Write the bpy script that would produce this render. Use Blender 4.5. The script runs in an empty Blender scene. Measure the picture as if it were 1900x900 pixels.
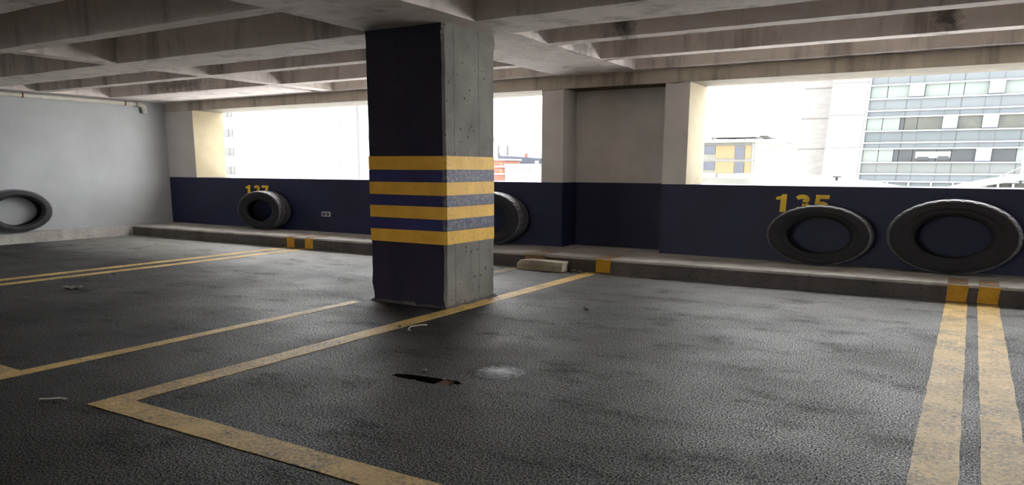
import bpy, bmesh, math, random
from mathutils import Vector, Matrix
random.seed(7)
S = bpy.context.scene
C = S.collection
PI = math.pi

# ------------------------------------------------------------------ materials
def lin(r, g, b):
    f = lambda c: (c/255/12.92) if c/255 <= .04045 else ((c/255+.055)/1.055)**2.4
    return (f(r), f(g), f(b), 1)

class NT:
    def __init__(s, name):
        s.m = bpy.data.materials.new(name); s.m.use_nodes = True
        s.t = s.m.node_tree; s.t.nodes.clear()
        s.out = s.t.nodes.new('ShaderNodeOutputMaterial')
        s.b = s.t.nodes.new('ShaderNodeBsdfPrincipled')
        s.t.links.new(s.b.outputs[0], s.out.inputs[0])
        g = s.t.nodes.new('ShaderNodeNewGeometry')
        s.pos = g.outputs['Position']; s.nor = g.outputs['Normal']
    def link(s, a, b): s.t.links.new(a, b)
    def mapped(s, sc):
        n = s.t.nodes.new('ShaderNodeMapping'); n.inputs['Scale'].default_value = sc
        s.link(s.pos, n.inputs[0]); return n.outputs[0]
    def noise(s, scale, detail=4, rough=.55, stretch=(1, 1, 1), dist=0):
        n = s.t.nodes.new('ShaderNodeTexNoise'); s.link(s.mapped(stretch), n.inputs['Vector'])
        n.inputs['Scale'].default_value = scale; n.inputs['Detail'].default_value = detail
        n.inputs['Roughness'].default_value = rough; n.inputs['Distortion'].default_value = dist
        return n.outputs['Fac']
    def vor(s, scale, stretch=(1, 1, 1), feat='F1'):
        n = s.t.nodes.new('ShaderNodeTexVoronoi'); s.link(s.mapped(stretch), n.inputs['Vector'])
        n.feature = feat; n.inputs['Scale'].default_value = scale
        return n.outputs['Distance']
    def ramp(s, fac, a, b, lo=0, hi=1):
        n = s.t.nodes.new('ShaderNodeMapRange'); n.clamp = True
        s.link(fac, n.inputs[0])
        for i, v in zip((1, 2, 3, 4), (a, b, lo, hi)): n.inputs[i].default_value = v
        return n.outputs[0]
    def mix(s, fac, a, b, mode='MIX'):
        n = s.t.nodes.new('ShaderNodeMix'); n.data_type = 'RGBA'; n.blend_type = mode
        for sock, v in ((n.inputs[0], fac), (n.inputs[6], a), (n.inputs[7], b)):
            if hasattr(v, 'links'): s.link(v, sock)
            else: sock.default_value = v
        return n.outputs[2]
    def math(s, op, a, b=0):
        n = s.t.nodes.new('ShaderNodeMath'); n.operation = op
        for sock, v in zip(n.inputs, (a, b)):
            if hasattr(v, 'links'): s.link(v, sock)
            else: sock.default_value = v
        return n.outputs[0]
    def xyz(s):
        n = s.t.nodes.new('ShaderNodeSeparateXYZ'); s.link(s.pos, n.inputs[0]); return n.outputs
    def bump(s, h, strength=.4, dist=.01):
        n = s.t.nodes.new('ShaderNodeBump'); n.inputs['Strength'].default_value = strength
        n.inputs['Distance'].default_value = dist; s.link(h, n.inputs['Height'])
        s.link(n.outputs[0], s.b.inputs['Normal'])
    def done(s, col, rough=.7, spec=.4, metal=0):
        for k, v in (('Base Color', col), ('Roughness', rough), ('Specular IOR Level', spec), ('Metallic', metal)):
            if hasattr(v, 'links'): s.link(v, s.b.inputs[k])
            else: s.b.inputs[k].default_value = v
        return s.m

def plain(name, a, b=None, rough=.7, spec=.4, sc=5, stretch=(1, 1, 1), bump=0, bsc=60, lo=.35, hi=.65, metal=0):
    """a weathered surface: two tones mottled together and a fine bump"""
    n = NT(name)
    b = b or tuple(c*.82 for c in a[:3])+(1,)
    f = n.ramp(n.noise(sc, 6, .6, stretch), lo, hi)
    if bump: n.bump(n.noise(bsc, 5, .6), bump, .01)
    return n.done(n.mix(f, b, a), rough, spec, metal)

def asphalt_colour(n):
    big = n.ramp(n.noise(.55, 4, .6), .35, .68)
    mid = n.ramp(n.noise(3.2, 5, .65, (1, .6, 1)), .3, .7)
    c = n.mix(big, lin(32, 33, 33), lin(56, 56, 55))
    c = n.mix(n.math('MULTIPLY', mid, .4), c, lin(48, 48, 48))
    grit = n.noise(95, 3, .8)
    fine = n.ramp(grit, .52, .66); pits = n.ramp(grit, .40, .50, 1, 0)
    c = n.mix(n.math('MULTIPLY', fine, .65), c, lin(112, 110, 108))
    c = n.mix(n.math('MULTIPLY', pits, .92), c, lin(14, 14, 14))
    hole = n.ramp(n.noise(17, 4, .7), .30, .37, 1, 0)
    c = n.mix(n.math('MULTIPLY', hole, .7), c, lin(24, 24, 24))
    return c, grit, mid

def floor_material():
    n = NT('dark worn asphalt screed')
    c, fine, mid = asphalt_colour(n)
    x, y, z = n.xyz()
    # spilled whitish spot beside the slot in the floor
    dx = n.math('MULTIPLY', n.math('SUBTRACT', x, -2.50), 1.0)
    dy = n.math('SUBTRACT', y, 3.95)
    d = n.math('SQRT', n.math('ADD', n.math('MULTIPLY', dx, dx), n.math('MULTIPLY', dy, dy)))
    d = n.math('ADD', d, n.math('MULTIPLY', n.math('SUBTRACT', n.noise(22, 5, .7), .5), .22))
    spot = n.ramp(d, .02, .17, .95, 0)
    c = n.mix(spot, c, lin(235, 240, 246))
    # old tyre tracks, darker, running along the aisle
    tr = n.ramp(n.noise(1.1, 3, .5, (.25, 2.2, 1)), .55, .72, 0, .35)
    c = n.mix(tr, c, lin(30, 30, 30))
    ed = n.vor(.9, (1, 1.7, 1), 'DISTANCE_TO_EDGE')
    ed = n.math('ADD', ed, n.math('MULTIPLY', n.math('SUBTRACT', n.noise(7, 5, .7), .5), .05))
    cm = n.ramp(n.noise(.8, 3, .5), .5, .62)
    c = n.mix(n.math('MULTIPLY', n.ramp(ed, .0, .016, .8, 0), cm), c, lin(20, 20, 20))
    # window sheen painted into the floor as a pale patch by the left kerb
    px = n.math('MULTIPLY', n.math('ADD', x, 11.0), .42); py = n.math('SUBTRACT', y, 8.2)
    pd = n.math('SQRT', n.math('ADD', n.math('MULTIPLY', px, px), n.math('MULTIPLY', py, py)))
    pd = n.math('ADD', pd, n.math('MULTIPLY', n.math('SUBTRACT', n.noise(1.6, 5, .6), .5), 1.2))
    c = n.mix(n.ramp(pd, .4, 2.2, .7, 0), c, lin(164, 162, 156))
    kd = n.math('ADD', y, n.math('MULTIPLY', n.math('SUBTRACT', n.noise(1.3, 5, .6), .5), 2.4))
    c = n.mix(n.ramp(kd, 6.4, 8.6, 0, .42), c, lin(150, 149, 145))  # paler band along the whole kerb, window brightness put into the colour
    n.bump(n.math('ADD', fine, n.math('MULTIPLY', n.noise(30, 4, .7), .25)), .5, .010)
    # scuffed hollows where the screed has broken up, matt and dark
    sc = n.math('ADD', n.math('MULTIPLY', n.noise(2.1, 5, .7, (.8, 1.5, 1)), .7), n.math('MULTIPLY', n.noise(26, 4, .8), .3))
    scm = n.ramp(sc, .53, .60)
    c = n.mix(n.math('MULTIPLY', scm, .5), c, lin(18, 18, 18))
    rg = n.ramp(fine, .40, .58, .85, .36)
    rg = n.math('ADD', rg, n.math('MULTIPLY', n.ramp(n.noise(1.2, 4, .6), .4, .62), .14))
    sp = n.math('MULTIPLY', n.ramp(fine, .42, .57, .0, .9), n.ramp(sc, .50, .62, 1, .25))
    return n.done(c, rg, sp)

def worn_paint(name, col, col2, wear=.5, soft=.12, base=None, rough=.5):
    """road paint with the ground showing through where it has worn off"""
    n = NT(name)
    if base is None: base, fine, mid = asphalt_colour(n)
    w = n.math('ADD', n.math('MULTIPLY', n.noise(40, 5, .8), .62), n.math('MULTIPLY', n.noise(2.6, 5, .65), .38))
    f = n.ramp(w, wear-soft, wear+soft)
    c = n.mix(n.ramp(n.noise(6, 4, .6), .35, .65), col2, col)
    n.bump(n.math('ADD', n.noise(95, 3, .8), n.math('MULTIPLY', f, .3)), .8, .012)
    return n.done(n.mix(f, base, c), rough, .45)

def concrete(name, a, b, stain=.0, pits=0, seams=(), rough=.8, streak=(2.2, 2.2, .35), mould=()):
    n = NT(name)
    c = n.mix(n.ramp(n.noise(2.4, 6, .62), .3, .7), b, a)
    c = n.mix(n.math('MULTIPLY', n.ramp(n.noise(30, 4, .7), .35, .7), .25), c, tuple(v*.7 for v in a[:3])+(1,))
    h = n.noise(38, 5, .65)
    if stain:
        f = n.ramp(n.noise(1.5, 5, .65, streak), .52, .70, 0, stain)
        c = n.mix(f, c, lin(62, 56, 48))
    if pits:
        p = n.ramp(n.vor(15), .12, .20, 1, 0)
        m = n.ramp(n.noise(4, 3), .44, .56)
        pm = n.math('MULTIPLY', p, m)
        c = n.mix(n.math('MULTIPLY', pm, pits), c, lin(20, 20, 20))
        h = n.math('SUBTRACT', h, pm)
    x, y, z = n.xyz()
    for ax, v in seams:
        d = n.math('ABSOLUTE', n.math('SUBTRACT', (x, y)[ax], v))
        f = n.ramp(n.math('ADD', d, n.math('MULTIPLY', n.noise(9, 3), .006)), .004, .009, .7, 0)
        c = n.mix(f, c, lin(30, 30, 29))
    for p, rx, rz, k in mould:         # damp black mould with a shape of its own
        q = [n.math('DIVIDE', n.math('SUBTRACT', v, w_), r_) for v, w_, r_ in zip((x, y, z), p, (rx, .35, rz))]
        d = n.math('SQRT', n.math('ADD', n.math('ADD', n.math('MULTIPLY', q[0], q[0]), n.math('MULTIPLY', q[1], q[1])), n.math('MULTIPLY', q[2], q[2])))
        d = n.math('ADD', d, n.math('MULTIPLY', n.math('SUBTRACT', n.noise(7, 6, .75), .5), 2.6))
        c = n.mix(n.ramp(d, .3, 1.1, k, 0), c, lin(40, 38, 35))
    n.bump(h, .5, .012)
    return n.done(c, rough, .3)

MOULD = (((-3.02, 7.0, 2.66), .13, .17, .85), ((-.35, 8.27, 2.68), .14, .2, .8), ((-11.7, 8.27, 2.7), .9, .14, .6), ((-3.85, 7.75, 2.62), .1, .12, .6), ((-2.0, 7.0, 2.9), .5, .2, .4))
YEL, YEL2 = lin(205, 158, 52), lin(186, 138, 44)
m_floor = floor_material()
m_line = worn_paint('worn yellow line paint', lin(240, 202, 118), lin(218, 178, 94), .44, .09)
m_line_faint = worn_paint('nearly worn off line paint', lin(196, 168, 110), lin(160, 136, 92), .50, .09)
m_white = plain('white wall paint', lin(174, 176, 178), lin(162, 164, 165), .8, .2, 1.2, bump=.08, bsc=25)
m_grey = plain('greyed white wall paint', lin(210, 206, 202), lin(194, 191, 187), .8, .2, 1.6, bump=.1, bsc=30)
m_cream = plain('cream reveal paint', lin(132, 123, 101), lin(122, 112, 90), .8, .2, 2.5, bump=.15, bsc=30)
m_navy = plain('navy dado paint', lin(32, 36, 68), lin(27, 30, 56), .55, .4, 1.8, bump=.1, bsc=25)
m_ceil = concrete('ceiling concrete', lin(222, 213, 206), lin(200, 191, 184), .55, mould=MOULD)
m_slab = concrete('slab concrete', lin(214, 204, 196), lin(190, 180, 172), .5)
m_soffit = plain('cream soffit dimmed by colour', lin(88, 81, 64), lin(70, 63, 50), .8, .2, 3)  # underside colour dimmed because little light reaches it
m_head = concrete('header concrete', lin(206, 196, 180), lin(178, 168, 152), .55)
m_kerb = concrete('kerb concrete', lin(184, 180, 174), lin(146, 142, 136), .3, .4)
m_kface = concrete('dark kerb face', lin(104, 98, 94), lin(70, 66, 64), .5, .6)  # front face concrete, darker than the kerb top
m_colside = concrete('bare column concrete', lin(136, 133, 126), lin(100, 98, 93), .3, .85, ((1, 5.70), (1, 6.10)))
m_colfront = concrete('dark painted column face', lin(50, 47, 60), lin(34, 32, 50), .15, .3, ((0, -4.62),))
m_block = concrete('broken concrete block', lin(206, 200, 182), lin(170, 162, 144), .15, .5)
m_yf = plain('yellow column paint', lin(236, 180, 60), lin(220, 162, 46), .5, .4, 7, bump=.15, bsc=35)
def band_wear(name, a, b, wear):
    n = NT(name)
    under = n.mix(n.ramp(n.noise(30, 4, .7), .3, .7), lin(84, 84, 84), lin(128, 126, 122))
    f = n.ramp(n.noise(22, 6, .8), wear-.06, wear+.08)
    n.bump(n.noise(38, 5, .65), .4, .01)
    return n.done(n.mix(f, under, n.mix(n.ramp(n.noise(6, 4), .35, .65), a, b)), .55, .4)
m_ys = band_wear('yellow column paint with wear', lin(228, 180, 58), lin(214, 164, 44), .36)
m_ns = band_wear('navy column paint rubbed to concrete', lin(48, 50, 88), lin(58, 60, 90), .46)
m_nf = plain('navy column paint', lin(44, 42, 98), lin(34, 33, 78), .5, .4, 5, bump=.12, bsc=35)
m_ykerb = worn_paint('yellow kerb paint', lin(224, 172, 40), lin(200, 146, 30), .36, .10, lin(120, 110, 96))
m_ykerb_old = worn_paint('faded kerb paint', lin(170, 128, 72), lin(140, 108, 70), .50, .12, lin(118, 106, 92))
m_digit = plain('yellow stencil paint', lin(250, 212, 56), lin(230, 190, 48), .5, .4, 9, bump=.1)
m_rub = plain('tyre rubber', lin(27, 27, 31), lin(20, 20, 24), .65, .45, 6, bump=.25, bsc=50)
m_tread = plain('tread rubber lightened for highlight', lin(96, 96, 102), lin(66, 66, 72), .5, .8, 12, bump=.3, bsc=60)  # tread rubber lightened to stand in for the sky highlight
m_plate = plain('white plastic plate', lin(196, 194, 196), None, .4, .5, 8)
m_dark = plain('dark recess', lin(34, 33, 38), None, .6, .3, 8)
m_rust = plain('rusted steel', lin(120, 78, 46), lin(74, 46, 30), .8, .3, 20, bump=.3)
m_pit = plain('slot inside', lin(26, 25, 22), None, .9, .2, 8)
m_pipe = plain('painted pipe', lin(186, 182, 172), lin(168, 164, 152), .55, .4, 4)
m_wire = plain('pale wire', lin(200, 196, 184), None, .5, .5, 8)
m_stone = plain('grey grit', lin(134, 130, 120), lin(96, 92, 84), .9, .2, 30, bump=.4)
m_lip = plain('pale broken screed', lin(150, 147, 138), lin(110, 106, 98), .8, .3, 40)
m_scrap = plain('pale scrap', lin(170, 166, 150), lin(130, 126, 110), .8, .2, 20)
# outside
def out(name, c, c2=None, rough=.8, spec=.2, sc=.6, stretch=(1, 1, 1), k=.35):
    d = lambda q: tuple(v*k for v in q[:3])+(1,)
    return plain(name, d(c), d(c2) if c2 else None, rough, spec, sc, stretch)
m_ground = plain('pale bounce ground', lin(240, 239, 236), lin(232, 231, 228), .9)  # out of view; made near white to bounce light onto the ceiling
m_bstone = out('white stone cladding', lin(196, 192, 188), lin(180, 176, 172), .7, .2, .8, (1, 1, 3), .25)
m_bstone2 = out('white stone cladding in panels', lin(172, 169, 166), lin(158, 156, 155), .7, .2, .8, (1, 1, 3), .27)
m_blocker = plain('dark driveway', lin(62, 62, 62), None, .9)
m_joint = out('stone joint', lin(120, 118, 116))
m_bwhite = out('white render', lin(205, 205, 203))
m_borange = out('orange facade panel', lin(172, 132, 98), lin(160, 124, 93))
m_bgrey = out('grey facade band', lin(138, 138, 132))
m_bcream = out('cream gable render', lin(158, 155, 138), lin(150, 147, 131))
m_bglass = out('dark blue window', lin(60, 68, 88), lin(44, 50, 66), .3, .4, 3)
m_blind = out('window with blind', lin(104, 106, 106), lin(86, 88, 88), .5, .3, 4, (6, 1, 1))
m_roofd = out('dark roof edge', lin(92, 90, 86))
m_bred = out('brick red render', lin(165, 115, 101))
m_bblue = out('blue grey roof', lin(96, 102, 116))
m_tent = out('white membrane', lin(206, 208, 210))
m_tentgrey = out('membrane underside', lin(92, 92, 88))
m_spA = out('pale blue spandrel glass', lin(100, 108, 112), lin(94, 102, 107), .5, .3, .35)
m_spB = out('teal spandrel glass', lin(86, 95, 99), lin(79, 89, 94), .5, .3, .35)
m_spC = out('grey spandrel glass', lin(102, 108, 108), lin(96, 102, 100), .5, .3, .3)
m_strip = out('blue strip glass', lin(100, 110, 116), None, .5, .3, .4)
m_wpale = out('pale green window with blind', lin(122, 131, 125), lin(116, 127, 124), .5, .3, .5)
m_wdark = out('dark office window', lin(46, 54, 60), lin(36, 42, 48), .4, .3, .8)
m_wbrown = out('olive office window', lin(80, 82, 72), lin(62, 66, 62), .4, .3, .7)
m_wopen = out('open window sash', lin(140, 150, 156), None, .4, .3, .8)
m_pole = out('grey pole', lin(122, 122, 124))
m_mull = out('white mullion', lin(190, 194, 196))

# ------------------------------------------------------------------ mesh tools
class MB:
    def __init__(s): s.v = []; s.f = []; s.m = []
    def add(s, vs, fs, mi=0):
        o = len(s.v); s.v += [tuple(v) for v in vs]
        for i, f in enumerate(fs):
            s.f.append(tuple(o+k for k in f)); s.m.append(mi[i] if isinstance(mi, (list, tuple)) else mi)
    def box(s, x0, x1, y0, y1, z0, z1, mi=0):
        """faces in the order bottom, top, -y, +y, -x, +x"""
        s.add([(x0, y0, z0), (x1, y0, z0), (x1, y1, z0), (x0, y1, z0), (x0, y0, z1), (x1, y0, z1), (x1, y1, z1), (x0, y1, z1)],
              [(0, 3, 2, 1), (4, 5, 6, 7), (0, 1, 5, 4), (2, 3, 7, 6), (0, 4, 7, 3), (1, 2, 6, 5)], mi)
    def prism_y(s, pts, y0, y1, mi=0):
        """outline in x,z (anticlockwise seen from -y) pushed back from y0 to y1"""
        n = len(pts)
        s.add([(x, y0, z) for x, z in pts]+[(x, y1, z) for x, z in pts],
              [tuple(range(n)), tuple(range(2*n-1, n-1, -1))]+[(i, i+n, (i+1) % n+n, (i+1) % n) for i in range(n)], mi)
    def prism_z(s, pts, z0, z1, mi=0):
        n = len(pts)
        s.add([(x, y, z0) for x, y in pts]+[(x, y, z1) for x, y in pts],
              [tuple(range(n-1, -1, -1)), tuple(range(n, 2*n))]+[(i, (i+1) % n, (i+1) % n+n, i+n) for i in range(n)], mi)
    def tube(s, path, r, seg=12, mi=0, caps=True):
        path = [Vector(p) for p in path]; rings = []
        for i, p in enumerate(path):
            d = (path[min(i+1, len(path)-1)]-path[max(i-1, 0)]).normalized()
            a = d.cross(Vector((0, 0, 1)) if abs(d.x) > .9 else Vector((1, 0, 0))).normalized(); b = d.cross(a)
            rings.append([p+a*r*math.cos(2*PI*k/seg)+b*r*math.sin(2*PI*k/seg) for k in range(seg)])
        vs = [v for g in rings for v in g]; fs = []
        for i in range(len(path)-1):
            for k in range(seg):
                fs.append((i*seg+k, (i+1)*seg+k, (i+1)*seg+(k+1) % seg, i*seg+(k+1) % seg))
        if caps: fs += [tuple(range(seg)), tuple(range(len(vs)-1, len(vs)-seg-1, -1))]
        s.add(vs, fs, mi)

def obj(name, mb, mats, parent=None, smooth=False, bevel=0, seg=2, loc=None):
    me = bpy.data.meshes.new(name); me.from_pydata(mb.v, [], mb.f)
    for m in (mats if isinstance(mats, (list, tuple)) else [mats]): me.materials.append(m)
    for p, mi in zip(me.polygons, mb.m): p.material_index = mi; p.use_smooth = smooth
    bm = bmesh.new(); bm.from_mesh(me); bmesh.ops.recalc_face_normals(bm, faces=bm.faces); bm.to_mesh(me); bm.free()
    o = bpy.data.objects.new(name, me); C.objects.link(o)
    if parent: o.parent = parent
    if loc: o.location = loc
    if bevel:
        b = o.modifiers.new('bevel', 'BEVEL'); b.width = bevel; b.segments = seg; b.limit_method = 'ANGLE'
    return o

def tag(o, label, cat, kind=None, group=None):
    o['label'] = label; o['category'] = cat
    if kind: o['kind'] = kind
    if group: o['group'] = group
    return o

def thing(name, label, cat, loc=(0, 0, 0), rz=0, group=None, kind=None):
    o = bpy.data.objects.new(name, None); C.objects.link(o); o.location = loc; o.rotation_euler = (0, 0, rz)
    return tag(o, label, cat, kind, group)

def rough_bar(mb, axis, a0, a1, b0, b1, z0, z1, jit=.008, step=.22, mi=0):
    """a cast beam: its lower edges wander by a few millimetres along its length"""
    n = max(2, int((a1-a0)/step)); vs = []; fs = []
    P = lambda a, b, z: (a, b, z) if axis == 0 else (b, a, z)
    j = lambda: random.uniform(-jit, jit)
    for i in range(n+1):
        a = a0+(a1-a0)*i/n
        vs += [P(a, b0+j(), z0+abs(j())*.5), P(a, b1+j(), z0+abs(j())*.5), P(a, b1, z1), P(a, b0, z1)]
    for i in range(n):
        o = 4*i
        for k in range(4): fs.append((o+k, o+(k+1) % 4, o+4+(k+1) % 4, o+4+k))
    fs += [(0, 1, 2, 3), (4*n+3, 4*n+2, 4*n+1, 4*n)]
    if isinstance(mi, tuple): mi = [mi[i % 4] for i in range(4*n)]+[0, 0]
    mb.add(vs, fs, mi)

# ------------------------------------------------------------------ dimensions; visible parts here and below back-projected offline from image pixels
XL, XR, YR = -14.03, 14.0, -11.0       # left wall, right wall, rear wall
YK, HK = 8.556, .188                   # kerb face and height
YB, YO = 9.544, 10.25                  # inner and outer face of the window wall
HP, HH, HS, ZS = 1.105, 2.39, 2.557, 3.02   # dado top, window head, beam soffits, slab
YN = 9.95                              # back of the niche

# ------------------------------------------------------------------ floor with its slot
slot = [(-3.07, 3.535), (-3.02, 3.51), (-2.86, 3.512), (-2.72, 3.508), (-2.60, 3.535), (-2.545, 3.60),
        (-2.60, 3.635), (-2.70, 3.628), (-2.84, 3.615), (-2.95, 3.60), (-3.03, 3.575)]
def plate_with_hole(x0, x1, y0, y1, hole, z):
    bm = bmesh.new()
    ov = [bm.verts.new((x, y, z)) for x, y in ((x0, y0), (x1, y0), (x1, y1), (x0, y1))]
    hv = [bm.verts.new((x, y, z)) for x, y in hole]
    es = [bm.edges.new((l[i], l[(i+1) % len(l)])) for l in (ov, hv) for i in range(len(l))]
    bmesh.ops.triangle_fill(bm, use_beauty=True, edges=es, normal=(0, 0, 1))
    vs = [tuple(v.co) for v in bm.verts]; bm.verts.index_update()
    fs = [tuple(v.index for v in f.verts) for f in bm.faces]
    bm.free(); return vs, fs
mb = MB()
vs, fs = plate_with_hole(-4.0, -1.5, 2.8, 4.4, slot, 0); mb.add(vs, fs)
for x0, x1, y0, y1 in ((XL, -4.0, YR, YK+.1), (-1.5, XR, YR, YK+.1), (-4.0, -1.5, YR, 2.8), (-4.0, -1.5, 4.4, YK+.1)):
    mb.add([(x0, y0, 0), (x1, y0, 0), (x1, y1, 0), (x0, y1, 0)], [(0, 1, 2, 3)])
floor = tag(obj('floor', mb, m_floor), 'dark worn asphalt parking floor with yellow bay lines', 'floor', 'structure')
mb = MB(); k = len(slot)
mb.add([(x, y, 0) for x, y in slot]+[(x, y, -.11) for x, y in slot],
       [(i, i+k, (i+1) % k+k, (i+1) % k) for i in range(k)]+[tuple(range(k, 2*k))])
obj('drain_slot', mb, m_pit, floor)
mb = MB(); mb.box(-2.71, -2.63, 3.53, 3.63, -.08, -.004); obj('rusty_bracket', mb, m_rust, floor, bevel=.006)
mb = MB()
for i in range(12):                     # chipped lip of the slot
    a, b = slot[i % k], slot[(i+1) % k]; t = random.random()
    x, y = a[0]+(b[0]-a[0])*t, a[1]+(b[1]-a[1])*t; r = random.uniform(.004, .008)
    y += .006 if y > 3.57 else -.006
    mb.box(x-r*1.8, x+r*1.8, y-r, y+r, -.002, random.uniform(.002, .005))
k_ = len(slot); cx_, cy_ = -2.80, 3.572
for i in range(k_):
    a, b = slot[i], slot[(i+1) % k_]
    oa, ob = [(cx_+(p[0]-cx_)*1.05, cy_+(p[1]-cy_)*1.20) for p in (a, b)]
    mb.add([(a[0], a[1], -.012), (b[0], b[1], -.012), (ob[0], ob[1], .0015), (oa[0], oa[1], .0015)], [(0, 1, 2, 3)])
obj('chipped_lip', mb, m_lip, floor)

def line(x0, x1, y0, y1, m=m_line):
    mb = MB(); nx = max(1, int((x1-x0)/.12)); ny = max(1, int((y1-y0)/.12))
    j = lambda: random.uniform(-.003, .003)
    pts = [(x0+j()+(x1-x0)*i/nx, y0+j()) for i in range(nx)]+[(x1+j(), y0+(y1-y0)*i/ny) for i in range(ny)] + \
          [(x1-(x1-x0)*i/nx, y1+j()) for i in range(nx)]+[(x0+j(), y1-(y1-y0)*i/ny) for i in range(ny)]
    mb.prism_z(pts, 0.0005, .003); obj('painted_line', mb, m, floor)
line(-4.09, -3.92, 2.165, YK); line(-3.92, -.115, 2.165, 2.34)          # corner of the near bay
line(-5.145, -5.025, 2.15, 5.40); line(-5.145, -5.0, 6.5, YK, m_line_faint); line(-9.1, -5.145, 2.15, 2.33)
line(-9.64, -9.48, 2.15, YK); line(-9.25, -9.09, 2.15, YK)
line(-.115, .073, 2.0, YK); line(.156, .335, 2.0, YK)
line(.335, 3.6, 2.165, 2.34)

# kerb under the window wall
mb = MB(); n = 130; vs = []; fs = []; fm = []
for i in range(n+1):
    x = XL+(XR-XL)*i/n; j = lambda s=.006: random.uniform(-s, s)
    vs += [(x, YK+j(), -.02), (x, YK+j(), HK-.03), (x, YK+.012+j(), HK-.008+j(.003)), (x, YK+.035+j(), HK+j(.002)), (x, YB+.45, HK), (x, YB+.45, -.02)]
for i in range(n):
    for q in range(6): fs.append((6*i+q, 6*i+(q+1) % 6, 6*i+6+(q+1) % 6, 6*i+6+q)); fm.append(1 if q == 0 else 0)
fs += [tuple(range(6)), tuple(range(6*n+5, 6*n-1, -1))]
mb.add(vs, fs, fm+[0, 0])
kerb = tag(obj('kerb_1', mb, [m_kerb, m_kface]), 'long raised concrete kerb below the dark blue wall', 'kerb', 'structure')
def kmark(x0, x1, m, top=True):
    mb = MB(); t = .009
    mb.prism_y([(x0, .012), (x1, .012), (x1+.012, HK-.012), (x0+.004, HK-.012)], YK-t, YK+.01)
    obj('yellow_mark', mb, m, kerb)
    if top:
        mb = MB(); mb.box(x0, x1, YK+.03, YK+.42, HK-.01, HK+.0035); obj('worn_mark', mb, m_ykerb_old, kerb)
kmark(-9.57, -9.40, m_ykerb); kmark(-9.15, -8.98, m_ykerb); kmark(-3.97, -3.78, m_ykerb); kmark(-5.01, -4.72, m_ykerb_old)
kmark(-.115, .06, m_ykerb); kmark(.15, .325, m_ykerb)
n = 90; mb = MB(); vs = []; fs = []
for i in range(n+1):
    y = YR+(YK+.2-YR)*i/n; j = lambda s=.008: random.uniform(-s, s)
    vs += [(XL+.17+j(), y, -.02), (XL+.165+j(), y, HK-.02), (XL+.145+j(), y, HK+j(.003)), (XL-.2, y, HK), (XL-.2, y, -.02)]
for i in range(n):
    for q in range(5): fs.append((5*i+q, 5*i+(q+1) % 5, 5*i+5+(q+1) % 5, 5*i+5+q))
fs += [tuple(range(5)), tuple(range(5*n+4, 5*n-1, -1))]
mb.add(vs, fs)
tag(obj('kerb_2', mb, m_kerb), 'low concrete ledge along the foot of the white left wall', 'kerb', 'structure')

# ------------------------------------------------------------------ walls
mb = MB(); mb.box(XL-.25, XL, YR, YO, 0, ZS)
tag(obj('wall_left', mb, m_white), 'plain white painted side wall', 'wall', 'structure')
mb = MB(); mb.box(XR, XR+.25, YR, YO, 0, HP); mb.box(XR, XR+.25, YR, YO, 2.3, ZS)
mb.box(XR, XR+.25, YR, 5.0, HP, 2.3); mb.box(XR, XR+.25, YO-.6, YO, HP, 2.3)  # gap left here to let light onto the ceiling and column
tag(obj('wall_right', mb, m_grey), 'unseen right wall with an opening sized for the light inside', 'wall', 'structure')
mb = MB()                               # unseen rear wall; its opening is added to light the column front
mb.box(XL-.25, -7.5, YR-.25, YR, 0, ZS); mb.box(-2.5, XR+.25, YR-.25, YR, 0, ZS); mb.box(-7.5, -2.5, YR-.25, YR, 2.4, ZS)
wr_ = MB(); wr_.box(-30, 20, -70, YR-.25, -.4, -.03)  # unseen dark slab added to cut light bouncing up to the ceiling
tag(obj('bounce_blocker_1', wr_, m_blocker), 'dark driveway added unseen outside the rear opening', 'bounce blocker', 'structure')
tag(obj('wall_rear', mb, m_grey), 'rear wall of the parking level with an opening added to light the column', 'wall', 'structure')

wall = MB()     # 0 navy, 1 grey white, 2 cream reveal
def low(x0, x1, y0=YB): wall.box(x0, x1, y0, YO, 0, HP, 0)
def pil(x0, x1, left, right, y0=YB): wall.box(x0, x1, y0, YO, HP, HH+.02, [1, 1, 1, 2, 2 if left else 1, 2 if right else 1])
low(XL, -4.985); low(-4.985, -3.505, YN); low(-3.505, 4.66); low(4.66, 6.14, YN); low(6.14, XR)
pil(XL, -13.16, 0, 1); pil(-5.33, -4.985, 1, 0); pil(-4.985, -3.505, 0, 0, YN); pil(-3.505, -3.18, 0, 1)
pil(4.32, 4.66, 1, 0); pil(4.66, 6.14, 0, 0, YN); pil(6.14, 6.46, 0, 1); pil(XR-.8, XR, 1, 0)
wall_back = tag(obj('wall_back', wall, [m_navy, m_grey, m_cream]), 'window wall, dark blue below and off-white above with open windows', 'wall', 'structure')
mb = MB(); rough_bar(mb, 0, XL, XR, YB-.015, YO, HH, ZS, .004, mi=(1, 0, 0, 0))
lint = obj('lintel', mb, [m_head, m_soffit], wall_back)

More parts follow.
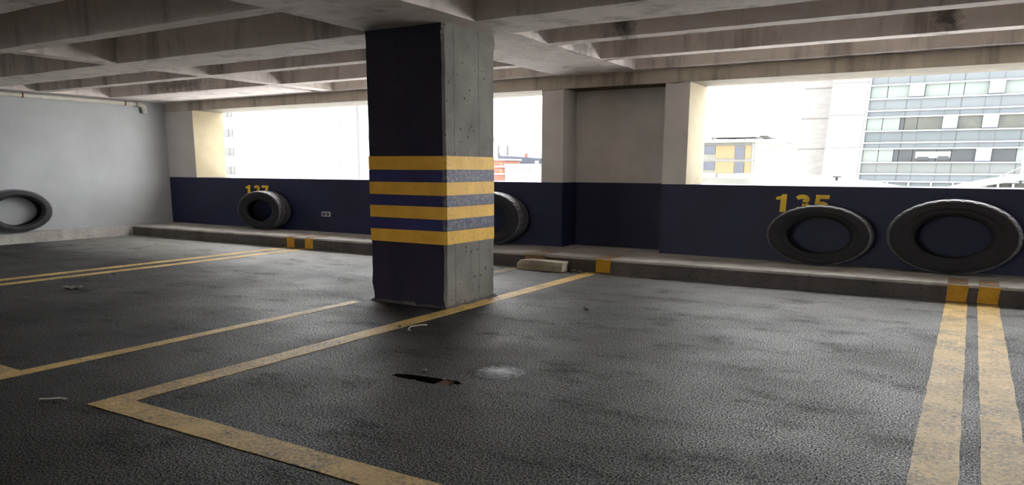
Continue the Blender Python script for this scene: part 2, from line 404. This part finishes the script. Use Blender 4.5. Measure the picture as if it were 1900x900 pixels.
# ------------------------------------------------------------------ ceiling
mb = MB(); mb.box(XL-.25, XR+.25, YR-.25, YO, ZS, ZS+.3)
ceil = tag(obj('ceiling', mb, m_slab), 'ribbed cast concrete ceiling with crossing beams', 'ceiling', 'structure')
def beam(name, axis, a0, a1, b0, b1, dz=0, jit=.008):
    mb = MB(); rough_bar(mb, axis, a0, a1, b0, b1, HS+dz, ZS+.02, jit); return obj(name, mb, m_ceil, ceil)
beam('main_beam', 1, YR, YB, -5.0, -3.85, 0, .012)
beam('main_beam', 1, YR, YB, 4.75, 5.9, 0, .012)
beam('edge_beam', 1, YR, YB, XL, -13.75, .002)
beam('edge_beam', 1, YR, YB, 13.7, XR, .002)
beam('cross_beam', 0, XL, XR, 5.66, 6.32, .002, .012)
beam('cross_beam', 0, XL, XR, -4.6, -3.94, .002, .012)
for y in (-9.6, -8.3, -7.1, -5.9, -2.9, -1.7, -.45, .82, 2.02, 3.2, 4.35, 7.0, 8.27):
    beam('rib', 0, XL, XR, y, y+.185, .004, .006)
beam('rib', 0, XL, XR, 9.36, 9.6, .004, .005)
for x in (-9.45, .42, 9.6): beam('rib', 1, YR, YB, x, x+.25, .005, .006)
mb = MB(); mb.box(-13.8, -9.62, 8.3, 9.29, HS+.003, ZS); obj('drop_panel', mb, m_ceil, ceil)

# ------------------------------------------------------------------ column
CX0, CX1, CY0, CY1 = -5.0, -4.10, 5.545, 6.385
mb = MB(); ch = .022; n = 26; vs = []; fs = []; mi = []
ring0 = [(CX0, CY0), (CX1-ch, CY0), (CX1, CY0+ch), (CX1, CY1-ch), (CX1-ch, CY1), (CX0, CY1)]
for i in range(n+1):
    z = -.01+(HS+.02+.01)*i/n
    r = .010 if (i <= 2 or i >= n-1) else .003
    for x, y in ring0: vs.append((x+random.uniform(-r, r), y+random.uniform(-r, r), z))
for i in range(n):
    for q in range(6):
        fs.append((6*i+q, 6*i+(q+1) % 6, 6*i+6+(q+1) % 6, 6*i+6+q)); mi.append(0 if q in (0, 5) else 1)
fs += [tuple(range(5, -1, -1)), tuple(range(6*n, 6*n+6))]; mi += [1, 1]
mb.add(vs, fs, mi)
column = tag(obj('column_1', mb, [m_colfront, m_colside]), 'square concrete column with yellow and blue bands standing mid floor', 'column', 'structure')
zs = [(1.411, 1.285, 0), (1.285, 1.172, 1), (1.172, 1.053, 0), (1.053, .948, 1), (.948, .832, 0), (.832, .722, 1), (.722, .602, 0)]
t = .006
for z1, z0, k in zs:
    mb = MB(); rg = [(CX0-t, CY0-t), (CX1-ch, CY0-t), (CX1+t, CY0+ch), (CX1+t, CY1-ch), (CX1-ch, CY1+t), (CX0-t, CY1+t)]
    q = lambda: random.uniform(-.003, .003)
    mb.add([(x, y, z0+q()) for x, y in rg]+[(x, y, z1+q()) for x, y in rg],
           [(i, (i+1) % 6, (i+1) % 6+6, i+6) for i in range(6)]+[(5, 4, 3, 2, 1, 0), (6, 7, 8, 9, 10, 11)],
           [0, 1, 1, 1, 1, 0, 0, 0])
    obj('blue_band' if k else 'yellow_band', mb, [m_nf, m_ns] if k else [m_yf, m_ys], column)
mb = MB()                                 # mortar fillet spread at the foot of the column
vs = []; fs = []; N = 64
def perim(u, off):
    L = [(CX0, CY0), (CX1, CY0), (CX1, CY1), (CX0, CY1)]; u *= 4; i = int(u) % 4; f = u-int(u)
    a, b = L[i], L[(i+1) % 4]; cx, cy = (CX0+CX1)/2, (CY0+CY1)/2
    x, y = a[0]+(b[0]-a[0])*f, a[1]+(b[1]-a[1])*f
    d = math.hypot(x-cx, y-cy); return x+(x-cx)/d*off, y+(y-cy)/d*off
for i in range(N):
    x, y = perim(i/N, .002); vs.append((x, y, random.uniform(.012, .035)))
    x, y = perim(i/N, random.uniform(.015, .05)); vs.append((x, y, -.001))
for i in range(N): fs.append((2*i, 2*i+1, (2*i+3) % (2*N), (2*i+2) % (2*N)))
mb.add(vs, fs); obj('mortar_fillet', mb, m_kface, column)

# ------------------------------------------------------------------ tyres
def tyre(label, loc, rx, rz, w, hole, axis='y', turn=0, group=None):
    """loc = the point under the middle; rx, rz half width and half height; hole = radius of the opening as a fraction"""
    N = 120
    def lathe(mb, prof, close, mod=None):
        P = len(prof); vs = []; fs = []
        for i in range(N):
            a = 2*PI*i/N; c, s = math.cos(a), math.sin(a)
            for k, (r, y) in enumerate(prof):
                rr = r+(mod(i, k) if mod else 0)
                vs.append((rx*rr*c, y, rz*rr*s))
        for i in range(N):
            for k in range(P if close else P-1):
                k2 = (k+1) % P; i2 = (i+1) % N
                fs.append((i*P+k, i2*P+k, i2*P+k2, i*P+k2))
        mb.add(vs, fs)
    h = w/2; b = hole
    side = [(.955, .84*h), (.93, .93*h), (.90, .97*h), (.885, .965*h), (.87, .985*h), (.80, 1.0*h), (.74, .985*h), (.735, .96*h), (.72, .96*h),
            (.715, .975*h), (b+.10, .93*h), (b+.07, .90*h), (b+.05, .87*h), (b+.045, .84*h), (b+.02, .80*h), (b, .74*h), (b, .60*h)]
    inner = [(b+.03, .56*h), (b+.12, .70*h), (.80, .78*h), (.89, .60*h), (.91, .3*h)]
    half = side+inner
    prof = half+[(r, -y) for r, y in reversed(half)]
    mb = MB(); lathe(mb, [(r, y) for r, y in prof]+[(.94, -.5*h), (.94, .5*h)], True)
    o = obj('car_tyre', mb, m_rub, smooth=True)
    g = .022
    tp = [(.938, .915*h), (.955, .875*h), (.972, .85*h), (.985, .78*h), (.992, .60*h), (.992, .58*h), (.992-g, .57*h), (.992-g, .50*h), (.995, .49*h), (1.0, .20*h), (1.0, .19*h),
          (1.0-g, .18*h), (1.0-g, .10*h), (1.0, .09*h)]
    tp = tp+[(r, -y) for r, y in reversed(tp)]
    shoulder = {2, 3, 4, 5, len(tp)-3, len(tp)-4, len(tp)-5, len(tp)-6}
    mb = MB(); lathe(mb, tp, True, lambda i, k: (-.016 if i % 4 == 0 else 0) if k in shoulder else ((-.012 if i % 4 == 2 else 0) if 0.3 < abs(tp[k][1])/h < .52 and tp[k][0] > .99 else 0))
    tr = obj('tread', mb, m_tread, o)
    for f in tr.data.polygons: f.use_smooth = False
    o.location = (loc[0], loc[1], loc[2]+rz)
    o.rotation_euler = (0, 0, (0 if axis == 'y' else PI/2)+turn)
    tag(o, label, 'tyre', group=group); return o
G = 'old tyres set against the walls as bumpers'
tyre('used tyre leaning on the blue wall under number 137', (-11.02, YB-.195, HK), .555, .348, .30, .56, turn=.05, group=G)
tyre('used tyre half hidden behind the banded column', (-6.06, YB-.20, HK), .575, .388, .31, .56, turn=.05, group=G)
tyre('used tyre standing under the yellow number 135', (-1.485, YB-.15, HK), .590, .352, .26, .59, group=G)
tyre('largest used tyre, right of the one under number 135', (-.13, YB-.18, HK), .640, .402, .28, .56, turn=-.04, group=G)
tyre('used tyre on the ledge against the white left wall', (XL+.125, 6.51, HK+.003), .575, .365, .235, .66, 'x', group=G)

# ------------------------------------------------------------------ bay numbers
def stroke(mb, pts, w, y0, y1, sx, sz, ox, oz):
    """a broad brush stroke along pts (unit cell coordinates)"""
    P = [Vector((x, z)) for x, z in pts]; L = []; R = []
    for i, p in enumerate(P):
        d = (P[min(i+1, len(P)-1)]-P[max(i-1, 0)]).normalized(); nn = Vector((-d.y, d.x))*w/2
        L.append(p+nn); R.append(p-nn)
    for i in range(len(P)-1):
        q = [L[i], R[i], R[i+1], L[i+1]]
        mb.prism_y([(ox+v.x*sx, oz+v.y*sz) for v in q], y0, y1)
def arc(cx, cz, rx, rz, a0, a1, n=14): return [(cx+rx*math.cos(math.radians(a0+(a1-a0)*i/n)), cz+rz*math.sin(math.radians(a0+(a1-a0)*i/n))) for i in range(n+1)]
def digit(mb, ch, ox, oz, sx, sz):
    y0, y1 = YB-.005, YB+.002
    st = lambda pts, w=.30: stroke(mb, pts, w, y0, y1, sx, sz, ox, oz)
    poly = lambda pts: mb.prism_y([(ox+x*sx, oz+z*sz) for x, z in pts], y0, y1)
    if ch == '1': poly([(.30, 0), (.68, 0), (.72, 1), (.44, 1), (.36, .90), (.05, .84), (.03, .68), (.33, .70)])
    if ch == '3':
        st(arc(.48, .73, .33, .15, 165, -80), .24); st(arc(.48, .29, .36, .17, 88, -165), .26)
    if ch == '5':
        poly([(.10, 1), (.10, .78), (.92, .78), (.92, 1)]); poly([(.08, .80), (.06, .46), (.34, .50), (.36, .80)])
        st(arc(.46, .30, .34, .20, 125, -160), .26)
    if ch == '7':
        poly([(.05, .78), (.98, .78), (.98, 1), (.05, 1)]); poly([(.98, .80), (.60, .0), (.26, 0), (.62, .80)])
def bay_number(txt, x0, z0, pitch, sx, sz, label):
    t = thing('bay_number', label, 'painted number', (x0, YB, z0), group='yellow bay numbers stencilled on the dark blue wall')
    for i, ch in enumerate(txt):
        mb = MB(); digit(mb, ch, i*pitch, 0, sx, sz)
        mb.v = [(x, y-YB, z) for x, y, z in mb.v]
        obj('digit', mb, m_digit, t)
bay_number('137', -11.73, .785, .222, .19, .19, 'yellow number 137 painted on the blue wall')
bay_number('135', -2.04, .79, .223, .185, .215, 'yellow number 135 painted on the blue wall')

# ------------------------------------------------------------------ wall socket
t = thing('wall_socket', 'small white double socket low on the blue wall', 'socket', (-9.65, YB, .5))
mb = MB(); mb.box(-.105, .105, -.014, .002, -.043, .043); obj('face_plate', mb, m_plate, t, bevel=.004)
for sx in (-.048, .048):
    mb = MB(); mb.box(sx-.032, sx+.032, -.018, -.010, -.026, .026); o = obj('outlet', mb, m_dark, t, bevel=.003)
    mb = MB()
    for d in (-.01, .01): mb.box(sx+d-.003, sx+d+.003, -.0195, -.017, -.008, .010)
    obj('contact_slots', mb, m_plate, o)

# ------------------------------------------------------------------ pipe along the left wall
t = thing('drain_pipe', 'pale pipe running along the top of the white left wall', 'pipe', (XL+.056, 9.0, HS-.055))
mb = MB(); mb.tube([(0, y, 0) for y in (-18.5, -12, -6, -3, -.05)], .040, 16); obj('pipe_run', mb, m_pipe, t, smooth=True)
mb = MB(); mb.tube([(0, -.10, 0)]+[(0, -.02+.085*math.sin(a), -.085+.085*math.cos(a)) for a in [PI/2*i/8 for i in range(9)]]+[(0, .065, -.12)], .052, 18)
obj('elbow', mb, m_pipe, t, smooth=True)
mb = MB(); mb.tube([(0, .065, -.10), (0, .065, -.17)], .045, 16); obj('stub', mb, m_pipe, t, smooth=True)
for y in (-2.15, -.32):
    mb = MB(); mb.tube([(0, y-.012, 0), (0, y+.012, 0)], .0445, 16); obj('clamp', mb, m_rust, t)

# ------------------------------------------------------------------ loose things on the floor
mb = MB(); bm = bmesh.new()
top = [(-4.98, 8.375), (-4.75, 8.365), (-4.50, 8.36), (-4.345, 8.385), (-4.325, 8.46), (-4.345, 8.53), (-4.6, 8.545), (-4.86, 8.54), (-4.94, 8.49)]
bot = [(-5.02, 8.355), (-4.75, 8.345), (-4.48, 8.34), (-4.36, 8.365), (-4.345, 8.46), (-4.36, 8.535), (-4.6, 8.545), (-4.9, 8.545), (-5.0, 8.5)]
k = len(top); vs = [(x, y, .0) for x, y in bot]+[(x+random.uniform(-.008, .008)-.01*(x < -4.9), y, .075) for x, y in bot]+[(x, y, .125+random.uniform(-.008, .006)) for x, y in top]
fs = [tuple(range(k-1, -1, -1)), tuple(range(2*k, 3*k))]+[(l*k+i, l*k+(i+1) % k, (l+1)*k+(i+1) % k, (l+1)*k+i) for l in (0, 1) for i in range(k)]
mb.add(vs, fs)
tag(obj('concrete_block', mb, m_block, bevel=.008), 'rough concrete block lying on the floor against the kerb', 'concrete block')
GP = 'small bits of rubble on the floor'
def pebble(x, y, r, label, sq=.6):
    bm = bmesh.new(); bmesh.ops.create_icosphere(bm, subdivisions=2, radius=1)
    for v in bm.verts: v.co *= 1+random.uniform(-.22, .22)
    mb = MB(); a = random.random()*6
    zs_ = min(v.co.z for v in bm.verts)
    bm.verts.index_update()
    mb.add([(r*(v.co.x*1.3*math.cos(a)-v.co.y*math.sin(a)), r*(v.co.x*1.3*math.sin(a)+v.co.y*math.cos(a)), r*sq*(v.co.z-zs_)) for v in bm.verts], [tuple(v.index for v in f.verts) for f in bm.faces])
    bm.free(); o = obj('rubble_chip', mb, m_stone, loc=(x, y, 0)); tag(o, label, 'rubble', group=GP)
for x, y, r in ((-4.24, 8.46, .028), (-4.17, 8.50, .022), (-4.10, 8.42, .017), (-4.20, 8.36, .013), (-4.03, 8.5, .014)):
    pebble(x, y, r, 'small rubble chip at the right end of the concrete block')
pebble(-2.98, 6.23, .022, 'lone dark chip on open floor between column and right tyres')
pebble(-3.94, 4.67, .016, 'tiny chip on the floor just in front of the column')
pebble(-2.93, 3.71, .017, 'tiny chip on the floor behind the slot')
pebble(-8.9, 5.2, .02, 'tiny chip on the floor right of the far double line')
def wire(pts, r, label):
    mb = MB(); mb.tube(pts, r, 8); tag(obj('bent_wire', mb, m_wire, smooth=True), label, 'wire')
wire([(-3.77, 4.60, .008), (-3.82, 4.64, .007), (-3.86, 4.72, .009), (-3.82, 4.80, .012), (-3.79, 4.85, .008)], .0055, 'bent pale wire lying in front of the column')
wire([(-4.40, 2.07, .006), (-4.35, 2.10, .007), (-4.30, 2.13, .012), (-4.27, 2.15, .006)], .0045, 'short pale wire on the floor left of the yellow corner')
def scrap(x, y, s, label):
    mb = MB(); n = 5; vs = []; fs = []
    for i in range(n):
        for j in range(n): vs.append(((i/(n-1)-.5)*s*1.6+random.uniform(-.1, .1)*s, (j/(n-1)-.5)*s+random.uniform(-.1, .1)*s, .003+random.uniform(0, .22)*s))
    for i in range(n-1):
        for j in range(n-1): fs.append((i*n+j, (i+1)*n+j, (i+1)*n+j+1, i*n+j+1))
    mb.add(vs, fs); o = obj('paper_scrap', mb, m_scrap, loc=(x, y, 0)); sm = o.modifiers.new('thick', 'SOLIDIFY'); sm.thickness = .002
    tag(o, label, 'scrap')
scrap(-8.25, 4.35, .12, 'crumpled pale scrap on the floor at far left')

# ------------------------------------------------------------------ outside
mb = MB(); mb.box(-260, 200, -200, 320, -4.6, -4.0)
tag(obj('ground', mb, m_ground), 'pale open ground outside far below the windows', 'ground', 'structure')
GZ = -4.05  # coordinates of the buildings below were scaled about the camera to farther distances
# glass office block: rows of glass between white transoms, slightly leaning as seen
L = .045
lx = lambda x, z: x+L*(z-4.0)
t = thing('office_building', 'glass office block with white transoms beyond the right window', 'building', (0, 80, GZ))
def quad(name, x0, x1, z0, z1, y0, y1, m, par=None, lean=L):
    f = lambda x, z: x+lean*(z-4.0)
    mb = MB(); mb.prism_y([(f(x0, z0), z0-GZ), (f(x1, z0), z0-GZ), (f(x1, z1), z1-GZ), (f(x0, z1), z1-GZ)], y0-80, y1-80)
    return obj(name, mb, m, par or t)
XA, XB = -9.26, 9.0
quad('building_core', XA, XB, GZ, 14, 80.35, 96, m_spC)
rows = [14.0, 11.2, 9.1, 7.84, 6.76, 6.18, 4.90, 3.82, 3.26, 1.98, .92, .22, GZ]
mats = [m_wpale, m_spA, None, m_spA, m_strip, None, m_spB, m_strip, None, m_spC, m_strip, m_spB]
for i, m in enumerate(mats):
    if m: quad('glass_band', XA, XB, rows[i+1], rows[i], 80.12, 80.36, m)
for z in rows[1:-1]: quad('white_transom', XA-.1, XB, z-.055, z+.055, 79.9, 80.3, m_mull)
quad('edge_post', XA-.22, XA-.02, GZ, 14, 79.85, 80.3, m_mull)
def windows(z0, z1, spans):
    for x0, x1, m in spans:
        if m is m_wopen:
            o = quad('open_sash', x0, x1, z0+.16, z1-.06, 79.72, 79.80, m)
            quad('sash_shadow', x0, x1, z0+.08, z0+.16, 79.72, 80.1, m_bglass)  # dark strip standing for the shadow line under the open sash
        quad('window_pane', x0+.03, x1-.03, z0, z1, 80.14, 80.36, m_wpale if m is m_wopen else m)
for i, x in enumerate((-7.9, -6.1, -4.9, -2.9, -1.7, .1, 1.3, 3.2)):   # upright joints between the glass panels
    for z0, z1 in ((9.1, 11.2), (6.18, 7.84), (3.26, 4.9), (.22, 1.98)): quad('panel_joint', x-.02, x+.02, z0, z1, 80.09, 80.3, m_wdark if i % 3 == 1 else m_spB)
windows(7.84, 9.1, [(XA, -7.82, m_wpale), (-7.82, -5.98, m_wpale), (-5.98, -4.74, m_wopen), (-4.74, -2.82, m_wpale), (-2.82, -1.64, m_wpale), (-1.64, .24, m_wpale), (.24, 1.44, m_wopen), (1.44, 4.2, m_wpale), (4.2, XB, m_wpale)])
windows(4.90, 6.18, [(XA, -7.9, m_wpale), (-7.9, -6.42, m_wpale), (-6.42, -6.05, m_wdark), (-6.05, -4.98, m_wbrown), (-4.98, -2.92, m_wbrown), (-2.92, -1.74, m_wopen), (-1.74, .16, m_wbrown), (.16, 1.36, m_wopen), (1.36, 4.2, m_wbrown), (4.2, XB, m_wpale)])
windows(1.98, 3.26, [(XA, -7.9, m_wpale), (-7.9, -6.6, m_wpale), (-6.6, -6.16, m_wdark), (-6.16, -5.0, m_wdark), (-5.0, -3.08, m_wdark), (-3.08, -1.86, m_wdark), (-1.86, .04, m_wdark), (.04, 1.24, m_wopen), (1.24, 3.1, m_wdark), (3.1, XB, m_wpale)])
quad('pale_blind', -4.75, -1.9, 2.38, 2.98, 80.06, 80.12, m_wopen)
quad('dark_patch', -4.55, -3.65, 2.2, 2.5, 80.0, 80.08, m_wdark); quad('dark_patch', -2.9, -2.0, 2.2, 2.55, 80.0, 80.08, m_wdark)
for x in (-8.2, -6.75, -4.95, -3.1, -1.35, .4, 2.2): quad('podium_mullion', x-.07, x+.07, GZ, .22, 79.85, 80.2, m_mull)

t = thing('stone_tower', 'white stone clad tower left of the glass office', 'building', (-12, 80, GZ))
def sq(name, x0, x1, z0, z1, y0, y1, m):
    f = lambda x, z: x+L*(z-4.0)
    mb = MB(); mb.prism_y([(f(x0, z0)+12, z0-GZ), (f(x1, z0)+12, z0-GZ), (f(x1, z1)+12, z1-GZ), (f(x0, z1)+12, z1-GZ)], y0-80, y1-80); obj(name, mb, m, t)
sq('front_block', -12.66, -9.5, GZ, 15, 79.7, 95, m_bstone)
sq('rear_block', -15.95, -12.6, GZ, 15, 83.6, 96, m_bstone2)
for z in (9.46, 6.46, 3.40, .4): sq('stone_joint', -12.67, -9.5, z-.04, z+.04, 79.68, 79.75, m_joint); sq('stone_joint', -15.96, -12.6, z-.04, z+.04, 83.57, 83.65, m_joint)

t = thing('housing_block', 'low orange and cream block seen at left of right window', 'building', (-35, 120, GZ))
def bx(name, x0, x1, y0, y1, z0, z1, m, par=None):
    p = par or t; l = t.location
    mb = MB(); mb.box(x0-l.x, x1-l.x, y0-l.y, y1-l.y, z0-l.z, z1-l.z); o = obj(name, mb, m, p); return o
bx('front_wing', -46, -29.6, 120, 121.5, GZ, 5.5, m_bgrey)
mb = MB(); l = t.location
mb.add([(-46-l.x, 121, GZ-l.z), (-29.53-l.x, 121, GZ-l.z), (-29.53-l.x, 156, GZ-l.z), (-46-l.x, 156, GZ-l.z),
        (-46-l.x, 121, 5.5-l.z), (-29.53-l.x, 121, 5.5-l.z), (-29.53-l.x, 156, 5.5-l.z), (-46-l.x, 156, 5.5-l.z)],
       [(0, 3, 2, 1), (4, 5, 6, 7), (0, 1, 5, 4), (2, 3, 7, 6), (0, 4, 7, 3), (1, 2, 6, 5)])
mb.v = [(x, y-120, z) for x, y, z in mb.v]; obj('gable_wing', mb, m_bcream, t)
bx('gable_joint', -29.6, -29.45, 121, 156, 2.62, 2.72, m_bgrey)
bx('roof_slab', -47, -29.2, 119.3, 157, 5.45, 5.75, m_bwhite)
for z0, z1 in ((3.0, 4.95), (.7, 2.42)):
    for x0, x1 in ((-35.3, -32.3), (-30.7, -29.75), (-41.5, -38.5)): bx('orange_panel', x0, x1, 119.9, 120.05, z0, z1, m_borange)
for z0, z1 in ((3.72, 4.95), (1.26, 2.46)):
    for x0, x1 in ((-37.5, -35.35), (-44, -41.8)): bx('window_pane', x0, x1, 119.85, 120.05, z0, z1, m_bglass)
for z0, z1 in ((2.9, 4.9), (.75, 2.4)): bx('tall_window', -32.25, -30.75, 119.85, 120.05, z0, z1, m_bglass)
bx('roof_pergola', -36.6, -29.4, 121, 126, 6.15, 6.32, m_roofd)
for x in (-36.2, -33.6, -31.2, -29.6): bx('pergola_post', x-.08, x+.08, 121, 121.2, 5.7, 6.2, m_roofd)
mb = MB(); mb.prism_y([(-30.6+35, 10.3), (-28.2+35, 10.3), (-29.0+35, 10.75), (-29.9+35, 10.75)], 6, 12); obj('roof_hut', mb, m_roofd, t)
random.seed(3)
m_leaf = out('dusty roof plant', lin(84, 86, 74), lin(60, 64, 52))
mb = MB()
for i in range(60):
    x, y, z = -29.7+35+random.gauss(0, .35), 27+random.gauss(0, 1.6), 9.85+abs(random.gauss(0, .35)); a = random.random()*6; r = random.uniform(.15, .3)
    mb.add([(x, y, z), (x+r*math.cos(a), y+r*math.sin(a), z+r*.4), (x+r*.4*math.cos(a+.6), y+r*.4*math.sin(a+.6), z+r)], [(0, 1, 2)])
obj('foliage', mb, m_leaf, t)

t = thing('apartment_block', 'tall plain white apartment block beyond the left window', 'building', (-100, 80, GZ))
bx('building_body', -125, -82, 80, 96, GZ, 16, m_bwhite)
for z0, z1 in ((12.0, 13.2), (9.08, 10.25), (6.05, 7.27), (3.14, 4.34), (.2, 1.46)):
    for x1 in (-100.55, -107.5, -114):
        w_ = bx('window_pane', x1-3.0, x1, 79.9, 80.1, z0, z1, m_blind)
        bx('window_mullion', x1-1.05, x1-.9, 79.85, 80.05, z0, z1, m_joint, w_)
        bx('window_sill', x1-3.1, x1+.1, 79.7, 80.05, z0-.12, z0, m_bwhite, w_)

def street_pole(x, y, h, r, label):
    t = thing('street_pole', label, 'pole', (x, y, GZ))
    mb = MB(); mb.tube([(0, 0, 0), (0, 0, h*.5), (0, 0, h)], r, 14); obj('shaft', mb, m_pole, t, smooth=True)
    mb = MB(); mb.tube([(0, 0, 0), (0, 0, .35)], r*2.2, 14); obj('pole_base', mb, m_pole, t)
street_pole(-27.8, 30, 10.5, .065, 'thick pale pole outside just left of the column')
street_pole(-29.1, 30, 8.2, .022, 'thin pale pole outside left of the thick pole')

t = thing('red_house', 'small brick red house with white floors beyond the middle window', 'building', (-66.5, 105, GZ))
bx('building_body', -69, -65.55, 105, 110, GZ, 2.75, m_bred)
for z in (2.72, 1.62, .42): bx('floor_slab', -69.1, -65.4, 104.7, 110.3, z-.12, z+.12, m_bwhite)
for z0, z1 in ((1.78, 2.3), (.58, 1.2)): bx('window_pane', -66.5, -65.8, 104.9, 105.1, z0, z1, m_borange)
t = thing('low_roofed_house', 'long house with blue grey roof behind the white hall', 'building', (-63, 112, GZ))
bx('building_body', -71, -61.8, 113, 118, GZ, 1.9, m_bwhite)
mb = MB(); mb.prism_y([(-8.5, 5.9), (1.8, 5.9), (1.0, 7.0), (-8.5, 7.6)], .5, 7); obj('pitched_roof', mb, m_bblue, t)
bx('roof_light', -64.0, -63.3, 112.3, 112.8, 2.0, 2.6, m_bwhite); bx('chimney', -66.5, -66.0, 113, 113.5, 3.0, 3.9, m_bred)
t = thing('white_hall', 'low white hall with a row of grey windows', 'building', (-61, 103, GZ))
bx('building_body', -64.2, -52, 103, 110, GZ, 2.05, m_bwhite)
bx('roof_edge', -64.3, -52, 102.8, 103.1, 1.85, 2.05, m_bstone2)
for i in range(8): bx('window_pane', -62.6+i*.5, -62.3+i*.5, 102.9, 103.1, .88, 1.4, m_wopen)
t = thing('rooftop_billboard', 'white billboard in a grey frame above the red house', 'billboard', (-66.3, 118, GZ))
bx('board', -74.8, -73.1, 118, 118.2, 4.0, 5.2, m_bwhite)
for x in (-74.95, -73.0): bx('board_post', x-.12, x+.12, 117.9, 118.3, GZ, 5.3, m_joint)
for z in (3.9, 5.3): bx('board_rail', -75.0, -72.9, 117.9, 118.25, z-.07, z+.07, m_joint)

t = thing('vaulted_canopy', 'low white vaulted roof below the orange housing block', 'canopy', (-8, 28, GZ))
prof = [(-13.0, .95), (-11.0, 1.09), (-8.71, 1.14), (-6.78, 1.10), (-5.28, 1.0), (-3.43, .78), (-1.9, .5)]
mb = MB(); mb.prism_y([(x+8, z-GZ-.14) for x, z in prof]+[(x+8, z-GZ) for x, z in reversed(prof)], 0, 8); obj('membrane', mb, m_tent, t)
for x in (-12.5, -8, -3.5): bx('canopy_post', x-.08, x+.08, 29, 29.2, GZ, .7, m_mull)
bx('roof_seam', -8.2, -8.12, 27.95, 36, 1.0, 1.155, m_joint)
t = thing('roof_ventilator', 'small dark capped ventilator standing on the white vaulted roof', 'ventilator', (-4.36, 30.5, .86))
mb = MB(); mb.tube([(0, 0, .0), (0, 0, .18)], .05, 10); obj('stack', mb, m_roofd, t)
mb = MB(); mb.tube([(0, 0, .15), (0, 0, .20)], .16, 12); obj('cowl', mb, m_roofd, t)

t = thing('tensile_canopy', 'white tensile canopy rising at the lower right of the right window', 'canopy', (1, 25, GZ))
prof = [(-.9, .66), (-.27, .84), (.45, 1.0), (1.2, 1.14), (2.4, 1.32), (3.6, 1.42)]
mb = MB(); mb.prism_y([(x-1, z-GZ-.10) for x, z in prof]+[(x-1, z-GZ) for x, z in reversed(prof)], 0, 7); obj('membrane', mb, m_tent, t)
bx('end_wall', .35, 3.6, 25.4, 25.6, GZ, .95, m_tentgrey)
for x in (.62, .98): bx('wall_post', x-.03, x+.03, 25.3, 25.4, GZ, .93, m_mull)
mb = MB(); mb.tube([(.14, .6, 0), (.16, .6, 6.3)], .035, 12); obj('mast', mb, m_mull, t)
mb = MB(); mb.tube([(.14, .6, 5.45), (-.45, .5, 5.12)], .012, 8); obj('stay_cable', mb, m_mull, t)

# ------------------------------------------------------------------ daylight
w = bpy.data.worlds.new('overcast sky'); S.world = w; w.use_nodes = True
bg = w.node_tree.nodes['Background']
bg.inputs[0].default_value = (1.0, 1.0, 1.0, 1); bg.inputs[1].default_value = 13.8

# ------------------------------------------------------------------ camera
cam = bpy.data.cameras.new('camera'); co = bpy.data.objects.new('camera', cam); C.objects.link(co)
F, CY, PITCH, YAW, ROLL = 1381.3356, 567.788, .1826, .5474, .0036
fw = Vector((-math.sin(YAW)*math.cos(PITCH), math.cos(YAW)*math.cos(PITCH), -math.sin(PITCH)))
rt = Vector((math.cos(YAW), math.sin(YAW), 0)); up = rt.cross(fw)
r = math.cos(ROLL)*rt+math.sin(ROLL)*up; u = -math.sin(ROLL)*rt+math.cos(ROLL)*up
co.matrix_world = Matrix(((r.x, u.x, -fw.x, 0), (r.y, u.y, -fw.y, 0), (r.z, u.z, -fw.z, 1.3), (0, 0, 0, 1)))
cam.sensor_fit = 'HORIZONTAL'; cam.sensor_width = 36; cam.lens = 36*F/1900; cam.shift_y = (CY-450)/1900
cam.clip_end = 1000
S.camera = co

vs_ = S.view_settings
vs_.view_transform = 'Standard'; vs_.look = 'None'; vs_.gamma = 1; vs_.use_curve_mapping = False; vs_.exposure = 0
cy = S.cycles
cy.use_denoising = True; cy.max_bounces = 12; cy.diffuse_bounces = 8; cy.glossy_bounces = 4; cy.sample_clamp_indirect = 8
